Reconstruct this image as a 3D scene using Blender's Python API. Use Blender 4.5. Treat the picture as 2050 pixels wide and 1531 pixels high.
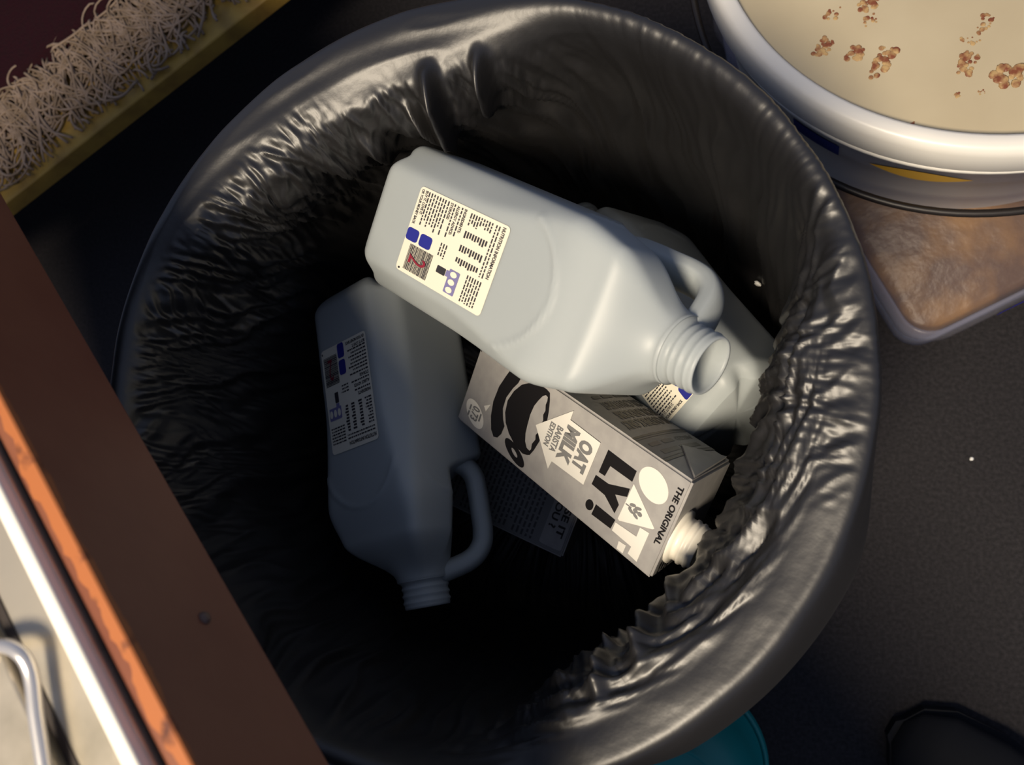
import bpy, bmesh, math, random
import numpy as np
from mathutils import Vector, Matrix, Quaternion

for o in list(bpy.data.objects):
    bpy.data.objects.remove(o)
SC = bpy.context.scene
COL = SC.collection
rnd = random.Random(11)

# ------------------------------------------------------------------ camera
FPX, IW, IH = 1650.0, 2050, 1531
CAMZ = 0.95
down_cam = Vector((1500 - IW / 2, -(1050 - IH / 2), -FPX)).normalized()
CR = down_cam.rotation_difference(Vector((0, 0, -1))).to_matrix()
CX, CY, CB = CR.col[0].copy(), CR.col[1].copy(), CR.col[2].copy()   # right, up, back
cd = bpy.data.cameras.new('camera')
cam = bpy.data.objects.new('camera', cd)
COL.objects.link(cam)
cam.matrix_world = Matrix.Translation((0, 0, CAMZ)) @ CR.to_4x4()
cd.sensor_width = 36
cd.lens = FPX / IW * 36
cd.clip_start = 0.02
cd.dof.use_dof = True
cd.dof.focus_distance = 0.55
cd.dof.aperture_fstop = 9.0
SC.camera = cam

# ------------------------------------------------------------------ light
wd = bpy.data.worlds.new('room_ambient')
SC.world = wd
wd.use_nodes = True
wd.node_tree.nodes['Background'].inputs[0].default_value = (0.55, 0.66, 1.0, 1)
wd.node_tree.nodes['Background'].inputs[1].default_value = 0.29

def area(name, loc, tgt, size, power, col):
    l = bpy.data.lights.new(name, 'AREA')
    l.shape = 'DISK'; l.size = size; l.energy = power; l.color = col
    o = bpy.data.objects.new(name, l); COL.objects.link(o)
    o.location = loc
    o.rotation_euler = (Vector(tgt) - Vector(loc)).to_track_quat('-Z', 'Y').to_euler()
    return o
area('ceiling_lamp', (-0.30, -0.78, 2.15), (-0.05, 0.1, 0.45), 0.50, 60.0, (1.0, 0.85, 0.65))

SC.view_settings.view_transform = 'Standard'
SC.view_settings.look = 'None'
SC.view_settings.gamma = 1
SC.view_settings.use_curve_mapping = False
SC.view_settings.exposure = 0.0

# ------------------------------------------------------------------ helpers
def ray(px, py):
    v = CR @ Vector((px - IW / 2, -(py - IH / 2), -FPX))
    return v
def at(px, py, z):
    d = ray(px, py)
    return Vector((0, 0, CAMZ)) + d * ((z - CAMZ) / d.z)
def atd(px, py, depth):
    return Vector((0, 0, CAMZ)) + ray(px, py) * (depth / FPX)

def mesh(name, verts, faces, mat=None, parent=None, smooth=False):
    me = bpy.data.meshes.new(name)
    me.from_pydata([tuple(v) for v in verts], [], [tuple(f) for f in faces])
    me.update()
    if smooth:
        me.polygons.foreach_set('use_smooth', [True] * len(me.polygons))
    o = bpy.data.objects.new(name, me)
    COL.objects.link(o)
    if mat: me.materials.append(mat)
    if parent: o.parent = parent
    return o
def from_bm(name, bm, mat=None, parent=None, smooth=False):
    me = bpy.data.meshes.new(name)
    bmesh.ops.recalc_face_normals(bm, faces=bm.faces)
    bm.to_mesh(me); bm.free()
    if smooth:
        me.polygons.foreach_set('use_smooth', [True] * len(me.polygons))
    o = bpy.data.objects.new(name, me); COL.objects.link(o)
    if mat: me.materials.append(mat)
    if parent: o.parent = parent
    return o
def empty(name, loc=(0, 0, 0), mat3=None):
    o = bpy.data.objects.new(name, None); COL.objects.link(o)
    o.empty_display_size = 0.02
    m = Matrix.Translation(loc)
    if mat3 is not None: m = m @ mat3.to_4x4()
    o.matrix_world = m
    return o
def tag(o, label=None, cat=None, group=None, kind=None):
    if label: o['label'] = label
    if cat: o['category'] = cat
    if group: o['group'] = group
    if kind: o['kind'] = kind
    return o
def box_bm(sx, sy, sz, bev=0.0, seg=2, off=(0, 0, 0)):
    bm = bmesh.new()
    bmesh.ops.create_cube(bm, size=1)
    for v in bm.verts:
        v.co = Vector((v.co.x * sx + off[0], v.co.y * sy + off[1], v.co.z * sz + off[2]))
    if bev > 0:
        bmesh.ops.bevel(bm, geom=bm.edges[:], offset=bev, segments=seg, affect='EDGES', profile=0.6)
    return bm
def lathe(profile, n=64, center=(0, 0), close=False):
    vs, fs = [], []
    k = len(profile)
    for i in range(n):
        a = 2 * math.pi * i / n
        for r, z in profile:
            vs.append((center[0] + r * math.cos(a), center[1] + r * math.sin(a), z))
    for i in range(n):
        j = (i + 1) % n
        for m in range(k - 1 if not close else k):
            m2 = (m + 1) % k
            fs.append((i * k + m, j * k + m, j * k + m2, i * k + m2))
    return vs, fs
def tube(pts, rad, n=8, cap=True, flat=None):
    """sweep a circle along pts; rad a number or a list; flat=(dir, factor) squashes"""
    pts = [Vector(p) for p in pts]
    vs, fs = [], []
    up = Vector((0.123, 0.456, 0.88)).normalized()
    for i, p in enumerate(pts):
        t = (pts[min(i + 1, len(pts) - 1)] - pts[max(i - 1, 0)]).normalized()
        u = (up - t * up.dot(t)).normalized()
        w = t.cross(u)
        up = u
        r = rad[i] if hasattr(rad, '__len__') else rad
        for k in range(n):
            a = 2 * math.pi * k / n
            vs.append(p + (u * math.cos(a) + w * math.sin(a)) * r)
    for i in range(len(pts) - 1):
        for k in range(n):
            k2 = (k + 1) % n
            fs.append((i * n + k, i * n + k2, (i + 1) * n + k2, (i + 1) * n + k))
    if cap:
        fs.append(tuple(range(n))[::-1]); fs.append(tuple((len(pts) - 1) * n + k for k in range(n)))
    return vs, fs
def catmull(pts, sub=8):
    pts = [Vector(p) for p in pts]
    q = [2 * pts[0] - pts[1]] + pts + [2 * pts[-1] - pts[-2]]
    out = []
    for i in range(1, len(q) - 2):
        for s in range(sub):
            t = s / sub
            a, b, c, d = q[i - 1], q[i], q[i + 1], q[i + 2]
            out.append(0.5 * ((2 * b) + (c - a) * t + (2 * a - 5 * b + 4 * c - d) * t * t + (-a + 3 * b - 3 * c + d) * t ** 3))
    out.append(pts[-1])
    return out

# numpy gradient noise -------------------------------------------------
_rs = np.random.RandomState(5)
_perm = np.concatenate([_rs.permutation(256)] * 3)
_grad = _rs.normal(size=(256, 3)); _grad /= np.linalg.norm(_grad, axis=1)[:, None]
def gnoise(p):
    p = np.asarray(p, float)
    i = np.floor(p).astype(int); f = p - i
    u = f * f * f * (f * (f * 6 - 15) + 10)
    i &= 255
    res = 0
    for dx in (0, 1):
        wx = u[..., 0] if dx else 1 - u[..., 0]
        for dy in (0, 1):
            wy = u[..., 1] if dy else 1 - u[..., 1]
            for dz in (0, 1):
                wz = u[..., 2] if dz else 1 - u[..., 2]
                h = _perm[_perm[_perm[i[..., 0] + dx] + i[..., 1] + dy] + i[..., 2] + dz]
                g = _grad[h]
                d = f - np.array([dx, dy, dz])
                res = res + wx * wy * wz * (g * d).sum(-1)
    return res * 1.6
def sstep(a, b, x):
    t = np.clip((x - a) / (b - a), 0, 1)
    return t * t * (3 - 2 * t)

# materials ------------------------------------------------------------
def mat(name, col, rough=0.5, spec=0.5, noise=None, bump=None, metal=0.0, **kw):
    """noise=(scale, colour2, lo, hi[,detail]); bump=(scale,strength,distance)"""
    m = bpy.data.materials.new(name); m.use_nodes = True
    nt = m.node_tree; b = nt.nodes['Principled BSDF']
    b.inputs['Base Color'].default_value = (*col, 1)
    b.inputs['Roughness'].default_value = rough
    b.inputs['Specular IOR Level'].default_value = spec
    b.inputs['Metallic'].default_value = metal
    for k, v in kw.items():
        b.inputs[k.replace('_', ' ')].default_value = v
    tc = None
    if noise or bump:
        tc = nt.nodes.new('ShaderNodeTexCoord')
    if noise:
        n = nt.nodes.new('ShaderNodeTexNoise'); n.inputs['Scale'].default_value = noise[0]
        n.inputs['Detail'].default_value = noise[4] if len(noise) > 4 else 6
        r = nt.nodes.new('ShaderNodeValToRGB')
        r.color_ramp.elements[0].position = noise[2]; r.color_ramp.elements[0].color = (*col, 1)
        r.color_ramp.elements[1].position = noise[3]; r.color_ramp.elements[1].color = (*noise[1], 1)
        nt.links.new(tc.outputs['Object'], n.inputs['Vector'])
        nt.links.new(n.outputs['Fac'], r.inputs['Fac'])
        nt.links.new(r.outputs['Color'], b.inputs['Base Color'])
    if bump:
        n = nt.nodes.new('ShaderNodeTexNoise'); n.inputs['Scale'].default_value = bump[0]
        n.inputs['Detail'].default_value = 5
        bp = nt.nodes.new('ShaderNodeBump'); bp.inputs['Strength'].default_value = bump[1]
        bp.inputs['Distance'].default_value = bump[2]
        nt.links.new(tc.outputs['Object'], n.inputs['Vector'])
        nt.links.new(n.outputs['Fac'], bp.inputs['Height'])
        nt.links.new(bp.outputs['Normal'], b.inputs['Normal'])
    return m

M_floor = mat('dark_floor', (0.014, 0.013, 0.0145), 0.8, 0.25, noise=(260, (0.030, 0.027, 0.030), 0.35, 0.75), bump=(180, 0.5, 0.002))
M_bag = mat('black_film', (0.011, 0.0105, 0.011), 0.45, 0.85, bump=(38, 0.30, 0.003))
M_bin = mat('navy_bin_plastic', (0.012, 0.016, 0.030), 0.35)
M_jug = mat('milky_plastic', (0.36, 0.395, 0.405), 0.42, 0.35, Subsurface_Weight=0.35, Subsurface_Radius=(0.02, 0.02, 0.02), Subsurface_Scale=0.6)
M_paper = mat('label_paper', (0.80, 0.76, 0.63), 0.45)
M_ink = mat('label_ink', (0.035, 0.033, 0.04), 0.5)
M_inkblue = mat('label_blue', (0.025, 0.030, 0.26), 0.4)
M_inkmauve = mat('label_mauve', (0.20, 0.19, 0.38), 0.5)
M_red = mat('label_red', (0.25, 0.02, 0.04), 0.5)
M_carton = mat('grey_carton', (0.33, 0.32, 0.315), 0.42, 0.4, noise=(90, (0.37, 0.36, 0.35), 0.4, 0.6))
M_white = mat('carton_white', (0.78, 0.76, 0.70), 0.45)
M_black = mat('carton_black', (0.010, 0.009, 0.010), 0.4)
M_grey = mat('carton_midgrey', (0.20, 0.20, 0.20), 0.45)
M_dim = mat('carton_darkgrey', (0.07, 0.07, 0.075), 0.45)
M_cap = mat('cap_neck_white', (0.82, 0.78, 0.68), 0.35)
M_tub = mat('tub_white', (0.86, 0.84, 0.78), 0.35, Subsurface_Weight=0.1, Subsurface_Radius=(0.01, 0.01, 0.01), Subsurface_Scale=0.5)
M_liq = mat('murky_water', (0.47, 0.40, 0.27), 0.22, 0.3, noise=(14, (0.52, 0.45, 0.31), 0.3, 0.7))
M_scum = mat('brown_scum', (0.20, 0.06, 0.025), 0.5, noise=(110, (0.48, 0.32, 0.14), 0.42, 0.60))
M_wire = mat('dark_wire', (0.02, 0.016, 0.014), 0.4)
M_tubblue = mat('tub_print_blue', (0.02, 0.03, 0.16), 0.4)
M_tubyel = mat('tub_print_yellow', (0.55, 0.32, 0.03), 0.4)
M_clear = mat('clear_box_plastic', (0.55, 0.58, 0.78), 0.18, 0.5)
M_lid = mat('clear_lid_plastic', (0.60, 0.60, 0.72), 0.22, 0.5)
def film(m, fac):
    nt = m.node_tree; b = nt.nodes['Principled BSDF']; out = nt.nodes['Material Output']
    t = nt.nodes.new('ShaderNodeBsdfTransparent'); t.inputs[0].default_value = (0.93, 0.92, 0.92, 1)
    x = nt.nodes.new('ShaderNodeMixShader'); x.inputs[0].default_value = fac
    nt.links.new(t.outputs[0], x.inputs[1]); nt.links.new(b.outputs[0], x.inputs[2]); nt.links.new(x.outputs[0], out.inputs[0])
film(M_lid, 0.06); film(M_clear, 0.30)
M_stew = mat('brown_contents', (0.13, 0.062, 0.020), 0.4, 0.5, noise=(16, (0.38, 0.20, 0.045), 0.42, 0.66, 3), bump=(30, 0.5, 0.006))
M_boxblue = mat('lid_print_blue', (0.03, 0.03, 0.42), 0.4)
M_rail = mat('brown_paint', (0.165, 0.052, 0.028), 0.5, 0.35, noise=(9, (0.225, 0.084, 0.044), 0.35, 0.7), bump=(60, 0.25, 0.002))
M_worn = mat('worn_orange_wood', (0.36, 0.12, 0.04), 0.6, 0.3, noise=(70, (0.09, 0.03, 0.02), 0.55, 0.68))
M_shelf = mat('dark_shelf_wood', (0.02, 0.014, 0.012), 0.6)
M_nail = mat('rusty_nail', (0.14, 0.09, 0.07), 0.5, metal=0.4)
M_steel = mat('stained_steel', (0.62, 0.56, 0.45), 0.36, metal=0.75, noise=(16, (0.20, 0.18, 0.13), 0.52, 0.78), bump=(40, 0.12, 0.002))
M_rod = mat('bright_rod', (0.85, 0.82, 0.78), 0.28, metal=0.8)
M_edge = mat('bright_rolled_edge', (0.92, 0.88, 0.78), 0.4, metal=0.1)
M_pine = mat('yellow_pine', (0.42, 0.26, 0.045), 0.6, noise=(30, (0.26, 0.15, 0.03), 0.4, 0.7), bump=(90, 0.4, 0.002))
M_yarn = mat('cream_yarn', (0.30, 0.225, 0.17), 0.85, 0.2, noise=(60, (0.22, 0.16, 0.11), 0.4, 0.6))
M_rug = mat('maroon_pile', (0.022, 0.005, 0.008), 0.9, 0.1, noise=(120, (0.02, 0.006, 0.008), 0.4, 0.65), bump=(300, 0.8, 0.003))
M_teal = mat('teal_plastic', (0.0, 0.19, 0.19), 0.45)
M_shoe = mat('black_shoe_leather', (0.006, 0.007, 0.010), 0.75, 0.25)
M_lace = mat('dark_lace', (0.02, 0.022, 0.035), 0.8)
M_scrap = mat('white_scrap', (0.85, 0.84, 0.80), 0.6)

# ------------------------------------------------------------------ floor
fl = mesh('floor', [(-3, -3, 0), (3, -3, 0), (3, 3, 0), (-3, 3, 0)], [(0, 1, 2, 3)], M_floor)
tag(fl, 'dark grey speckled floor under the bin and the tub', None, kind='structure')

# where the jugs lie (the liner gives way to them)
JL = 0.252
HS = 0.0500                                            # half side of the body
TOCAM = lambda p: (Vector((0, 0, CAMZ)) - p).normalized()
def facing(base, tip, deg):
    """direction to the viewer turned by deg about the jug's axis"""
    zc = (tip - base).normalized(); c = TOCAM((base + tip) / 2)
    c = (c - zc * c.dot(zc)).normalized()
    return Quaternion(zc, math.radians(deg)) @ c
bA, tA = atd(866, 448, .585), atd(1393, 718, .445)
bB, tB = atd(768, 578, .688), atd(860, 1236, .622)
bC, tC = atd(1484.4, 840.6, .5829), atd(1158.9, 435.5, .7160)
def jug_axes(base, tip, face_dir, k=1.0):
    zc = (tip - base).normalized()
    ny = (face_dir - zc * face_dir.dot(zc)).normalized()
    yy = -ny; xx = yy.cross(zc)
    return Matrix((xx, yy, zc)).transposed(), (base + tip) / 2 - zc * JL * k / 2
fA, fB, fC = facing(bA, tA, 10), facing(bB, tB, 47), facing(bC, tC, -24.6)

# ------------------------------------------------------------------ bin and liner
BC = Vector((-0.1626, 0.0847)); BR = 0.225; BZ = 0.526
prof = [(0.0, 0.0), (0.185, 0.0), (0.196, 0.006), (0.199, 0.02), (0.2165, 0.30), (0.2185, 0.485), (0.2200, 0.488), (0.2203, 0.502), (0.2190, 0.506),
        (0.2165, 0.504), (0.2155, 0.48), (0.2135, 0.30), (0.195, 0.022), (0.180, 0.012), (0.0, 0.012)]
v, f = lathe(prof, 96)
bn = empty('waste_bin', (BC.x, BC.y, 0))
mesh('bin_body', v, f, M_bin, bn, True)
tag(bn, 'round dark waste bin wearing the black liner', 'bin')

NT, SUB = 960, 13
th = np.linspace(0, 2 * np.pi, NT, endpoint=False)
thd = (np.degrees(th) + 180) % 360 - 180
def win(c, hw, soft):
    d = np.abs((thd - c + 180) % 360 - 180)
    return 1 - sstep(hw, hw + soft, d)
w_pk = win(-27, 2, 26)             # where the film sags furthest over the carton
w_lr = win(-33, 30, 26)            # slack film lying flat inside the rim
w_tl = win(118, 22, 28)
w_tr = win(32, 30, 22)
one = np.ones(NT)
st = []   # stations (r, z)
w_out = win(-42, 14, 18)
st.append((BR + 0.006 + 0.012 * w_out + 0.012 * w_tl, 0.400 * one))
st.append((BR + 0.007 + 0.012 * w_out + 0.012 * w_tl, 0.440 - 0.01 * w_lr))
st.append((BR + 0.006 + 0.010 * w_out + 0.010 * w_tl, 0.480 + 0.0 * one))
st.append((BR + 0.003 + 0.006 * w_out + 0.003 * w_tl, 0.512 - 0.004 * w_lr))
st.append((BR + 0.000 - 0.002 * w_tl, 0.524 + 0 * one))
st.append((BR - 0.006 - 0.004 * w_lr - 0.012 * w_tl, 0.525 + 0 * one))
st.append((BR - 0.011 - 0.013 * w_lr - 0.024 * w_tl, 0.518 + 0.003 * w_lr))
st.append((BR - 0.015 - 0.023 * w_lr - 0.030 * w_tl, 0.500 + 0.011 * w_lr + 0.008 * w_tl))
st.append((BR - 0.018 - 0.027 * w_lr - 0.004 * w_pk - 0.030 * w_tl, 0.470 + 0.021 * w_lr + 0.008 * w_tl))
st.append((BR - 0.021 - 0.030 * w_lr - 0.008 * w_pk - 0.012 * w_tl, 0.425 + 0.037 * w_lr))
st.append((BR - 0.024 - 0.002 * w_lr, 0.340 + 0.060 * w_lr))
st.append((0.194 * one, 0.240 * one))
st.append((0.160 * one, 0.150 * one))
st.append((0.070 * one, 0.130 * one))
st.append((0.004 * one, 0.128 * one))
S = np.array([[a[0], a[1]] for a in st])            # K,2,NT
K = len(st)
q = np.concatenate([2 * S[:1] - S[1:2], S, 2 * S[-1:] - S[-2:-1]])
rows = []
for i in range(1, K):
    for s in range(SUB):
        t = s / SUB
        a, b, c, d = q[i - 1], q[i], q[i + 1], q[i + 2]
        rows.append(0.5 * ((2 * b) + (c - a) * t + (2 * a - 5 * b + 4 * c - d) * t * t + (-a + 3 * b - 3 * c + d) * t ** 3))
rows.append(S[-1])
G = np.array(rows)                                   # NR,2,NT
NR = len(rows)
rr, zz = G[:, 0], G[:, 1]
dr = np.gradient(rr, axis=0); dz = np.gradient(zz, axis=0)
ln = np.sqrt(dr ** 2 + dz ** 2) + 1e-9
nr, nz = -dz / ln, dr / ln                           # one side; flip so it points into the bin / up
nr, nz = np.where(np.ones_like(nr) > 0, nr, nr), nz
# walking from the outside hem over the crest inwards: outside dz>0 -> nr<0 ; want outward there
nr, nz = -nr * 1.0, -nz * 1.0
ell = np.cumsum(ln, axis=0)
crest = 5 * SUB
ell = ell - ell[crest:crest + 1]                     # metres from the crest, + inwards
T2 = np.broadcast_to(th, rr.shape)
def N(k, m, shear=0.0, seed=0.0):
    a = T2 + shear * ell
    return gnoise(np.stack([np.cos(a) * k + seed, np.sin(a) * k + 3.1 * seed, ell * m + 7.7 * seed], -1))
def rid(n): return 0.6 - 2 * np.abs(n)
wrp = 0.10 * N(3, 9, 0, 21.0) + 0.03 * N(9, 20, 0, 22.0)
T2 = T2 + wrp
inw = sstep(0.005, 0.07, ell)
near = np.exp(-(ell / 0.030) ** 2)
fade = 1 - sstep(0.40, 0.52, ell)
def zone(a, b, c, d): return sstep(a, b, ell) * (1 - sstep(c, d, ell))
D = inw * fade * (0.0060 * N(4, 1.5, 1.5, 1.0) + 0.0040 * rid(N(9, 2.0, 1.2, 2.0)) + 0.0018 * rid(N(22, 4, 0.6, 3.0)))
D += 0.0010 * near * N(6, 40, 3.0, 4.0)
WT = np.broadcast_to(win(118, 32, 25), rr.shape); WL = np.broadcast_to(win(-38, 36, 20), rr.shape); WR = np.broadcast_to(w_tr, rr.shape)
WW = np.broadcast_to(win(165, 32, 20), rr.shape)
# upper left: fine crumple on the flat film, then radial gathers
D += WT * zone(0.020, 0.035, 0.070, 0.095) * (0.0022 * rid(N(26, 26, 1.0, 6.0)) + 0.0012 * rid(N(55, 60, -2.0, 7.0)))
D += WT * zone(0.045, 0.075, 0.12, 0.17) * 0.0075 * rid(N(13, 5, 2.0, 8.0))
D += WT * zone(-0.03, 0.0, 0.018, 0.03) * 0.0012 * rid(N(3, 70, 2.0, 8.5))
# left: long pulls running down the wall
D += WW * zone(0.004, 0.02, 0.13, 0.2) * (0.0045 * rid(N(18, 4, 1.5, 14.0)) + 0.0018 * rid(N(40, 10, -1.0, 15.0)))
# lower right: stretched creases along the rim, gathers where the film drops
D += WL * zone(0.010, 0.022, 0.048, 0.066) * (0.0050 * rid(N(3.0, 42, 14.0, 9.0)) + 0.0032 * rid(N(6, 80, 16.0, 10.0)) + 0.0014 * rid(N(14, 120, 16.0, 10.5)))
D += WL * zone(0.035, 0.055, 0.085, 0.12) * (0.0050 * N(8, 7, 5.0, 16.0) + 0.0012 * rid(N(18, 10, 6.0, 17.0)))
D += WR * near * (0.0003 * rid(N(40, 12, 0, 12.0)) + 0.0004 * N(80, 20, 0, 13.0))
D += np.broadcast_to(win(2, 14, 12), rr.shape) * zone(-0.01, 0.005, 0.05, 0.08) * (0.0030 * rid(N(16, 30, 3.0, 19.0)) + 0.0012 * rid(N(40, 50, 0, 20.0)))
T2 = T2 - wrp
# standing pleats by the gathered neck of the liner
for c, hw, l0, l1, amp, sh in ((96, 1.4, 0.014, 0.100, 0.024, 40), (103.5, 1.0, 0.035, 0.105, 0.016, -70), (86.5, 1.1, 0.012, 0.075, 0.020, 10),
                               (116, 1.6, 0.045, 0.11, 0.012, -40), (-56, 1.5, 0.02, 0.085, 0.011, 150), (-64, 1.3, 0.015, 0.08, 0.010, 120), (-48, 1.1, 0.04, 0.09, 0.008, 120)):
    dd = (np.degrees(T2) - (c + sh * (ell - l0)) + 180) % 360 - 180
    D += amp * np.exp(-(dd / hw) ** 2) * sstep(l0, l0 + 0.02, ell) * (1 - sstep(l1 - 0.03, l1, ell))
rr2 = rr + nr * D; zz2 = zz + nz * D
wall_in = np.interp(zz2, [0.0, 0.02, 0.30, 0.48, 0.53], [0.180, 0.194, 0.2125, 0.2145, 0.2145])
rr2 = np.where((ell > 0.012) & (zz2 < 0.497), np.minimum(rr2, wall_in), rr2)
rr2 = np.where((ell < -0.004) & (zz2 < 0.513), np.maximum(rr2, 0.2225), rr2)
X = BC.x + rr2 * np.cos(T2); Y = BC.y + rr2 * np.sin(T2)
P = np.stack([X, Y, zz2], -1)                        # NR,NT,3
for bb_, tt_, ff_, kk_ in ((bA, tA, fA, 1), (bC, tC, fC, 0.95), (bB, tB, fB, 1)):
    m3, og = jug_axes(bb_, tt_, ff_, kk_)
    m3 = np.array(m3); og = np.array(og)
    for it in range(2):
        l = (P - og) @ m3 / kk_
        sx_, sy_ = np.sign(l[..., 0]), np.sign(l[..., 1])
        tz = l[..., 2] / JL
        hs = (HS + 0.0025) * (1 - 0.5 * sstep(0.72, 0.92, tz)); ch = 0.0845 * (1 - 0.5 * sstep(0.72, 0.92, tz))
        pens = np.stack([hs - np.abs(l[..., 0]), hs - np.abs(l[..., 1]), (ch - np.abs(l[..., 0]) - np.abs(l[..., 1])) / 1.41421, l[..., 2] + 0.0025], -1)
        ins = (pens.min(-1) > 0) & (tz < 0.95)
        k_ = pens.argmin(-1)
        mv_ = np.stack([np.where(k_ == 0, sx_, np.where(k_ == 2, sx_ * .7071, 0)), np.where(k_ == 1, sy_, np.where(k_ == 2, sy_ * .7071, 0)), np.where(k_ == 3, -1.0, 0)], -1) * pens.min(-1)[..., None]
        P = P + np.where(ins[..., None], mv_ @ m3.T * kk_, 0)
idx = np.arange(NR * NT).reshape(NR, NT)
nx = np.roll(idx, -1, axis=1)
F4 = np.stack([idx[:-1], nx[:-1], nx[1:], idx[1:]], -1).reshape(-1, 4)
me = bpy.data.meshes.new('bag_film')
me.from_pydata(P.reshape(-1, 3).tolist(), [], F4.tolist()); me.update()
me.polygons.foreach_set('use_smooth', [True] * len(me.polygons))
me.materials.append(M_bag)
bag = bpy.data.objects.new('bin_liner', me); COL.objects.link(bag)
tag(bag, 'crinkled black plastic liner folded over the rim of the bin', 'bin liner')

# ------------------------------------------------------------------ milk jugs
CD = Vector((-1, 1, 0)).normalized()                   # handle corner
def jug_body():
    NA, vs, fs = 160, [], []
    zs = [0.0, 0.0004, 0.0012, 0.003, 0.006, 0.010, 0.015] + list(np.linspace(0.02, 0.92, 110) * JL)[2:]
    zs = sorted(set(round(z, 5) for z in zs))
    for z in zs:
        t = z / JL
        base_in = 1 - 0.16 * max(0, 1 - z / 0.014) ** 2.2
        s1 = float(1 - 0.16 * sstep(0.66, 0.82, t)); s2 = float(sstep(0.78, 0.915, t))
        for k in range(NA):
            a = 2 * math.pi * k / NA
            cx, cy = math.cos(a), math.sin(a)
            h = HS * base_in * s1
            chx = (0.082 + 0.012 * float(sstep(0.35, 0.75, t))) * base_in * s1
            hand = 0.058 - (0.058 - 0.031) * float(sstep(0.565, 0.62, t)) 
            d = max(0.0, (-cx + cy) / math.sqrt(2))
            p = 36
            inv = (abs(cx) / h) ** p + (abs(cy) / h) ** p + ((abs(cx) + abs(cy)) / chx) ** p + (d / (hand * base_in * s1)) ** p
            r = inv ** (-1 / p)
            r = r * (1 - s2) + 0.0205 * s2
            x, y = r * cx, r * cy
            zz_ = z
            if z < 0.02:                                # arched foot between the corners
                ca = abs(math.sin(2 * a))
                zz_ += 0.006 * (1 - z / 0.02) * math.exp(-((1 - ca) / 0.02))
            # embossed arch on the faces where the shoulder starts
            for fx, lat in ((-y, x), (y, x), (-x, y), (x, y)):
                if fx > 0.6 * h and t > 0.45:
                    zc = 0.52 * JL
                    rad = math.hypot(lat, (z - zc))
                    g = math.exp(-((rad - 0.042) / 0.0014) ** 2) * (1 if z > zc + 0.012 else 0)
                    sc = 1 + 0.024 * g
                    x *= sc if fx in (-x, x) else 1; y *= sc if fx in (-y, y) else 1
                    break
            vs.append((x, y, zz_))
    n = len(zs)
    for i in range(n - 1):
        for k in range(NA):
            k2 = (k + 1) % NA
            fs.append((i * NA + k, i * NA + k2, (i + 1) * NA + k2, (i + 1) * NA + k))
    c = len(vs); vs.append((0, 0, 0.006))
    for k in range(NA): fs.append((c, (k + 1) % NA, k))
    return vs, fs
JB = jug_body()
def jug_handle():
    z = lambda t: t * JL
    pts = catmull([CD * d + Vector((0, 0, z(t))) for d, t in ((.024, .555), (.042, .590), (.0492, .630), (.0505, .68), (.0505, .74), (.0500, .805), (.0465, .850), (.036, .885), (.012, .910))], 6)
    vs, fs = tube(pts, 0.0080, 20)
    # a moulded handle is wider across than it is deep, and flat-sided
    W = Vector((1, 1, 0)).normalized()
    vs = [p + W * (math.copysign(min(abs(p.dot(W)) * 1.75, 0.0125), p.dot(W)) - p.dot(W)) for p in vs]
    return vs, fs
JH = jug_handle()
def neck_prof():
    z0 = 0.905 * JL
    p = [(0.0208, z0), (0.0208, z0 + .003), (0.0188, z0 + .0045), (0.0175, z0 + .006)]
    z = z0 + .006
    for k in range(3):
        p += [(0.0172, z + .0012), (0.0181, z + .0024), (0.0181, z + .0034), (0.0172, z + .0046)]
        z += 0.0052
    p += [(0.0174, JL - .002), (0.0169, JL), (0.0157, JL), (0.0151, JL - .0015), (0.0150, z0 + .006), (0.0160, z0), (0.0165, z0 - 0.010), (0.0, z0 - 0.016)]
    return p
def label_sheet():
    w, h, r = 0.0275, 0.042, 0.003
    pts = []
    for cx, cy, a0 in ((w - r, h - r, 0), (-w + r, h - r, 90), (-w + r, -h + r, 180), (w - r, -h + r, 270)):
        for k in range(5):
            a = math.radians(a0 + 22.5 * k)
            pts.append((cx + r * math.cos(a), cy + r * math.sin(a)))
    return pts
def uvrect(u0, u1, v0, v1): return [(u0, v0), (u1, v0), (u1, v1), (u0, v1)]
def rrect(u0, u1, v0, v1, r=0.03):
    pts = []
    for cx, cy, a0 in ((u1 - r, v1 - r, 0), (u0 + r, v1 - r, 90), (u0 + r, v0 + r, 180), (u1 - r, v0 + r, 270)):
        for k in range(4):
            a = math.radians(a0 + 30 * k); pts.append((cx + r * math.cos(a), cy + r * math.sin(a)))
    return pts
def ell_pts(cu, cv, ru, rv, n=28, rot=0):
    out = []
    for k in range(n):
        a = 2 * math.pi * k / n
        x, y = ru * math.cos(a), rv * math.sin(a)
        out.append((cu + x * math.cos(rot) - y * math.sin(rot), cv + x * math.sin(rot) + y * math.cos(rot)))
    return out
_font = None
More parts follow.
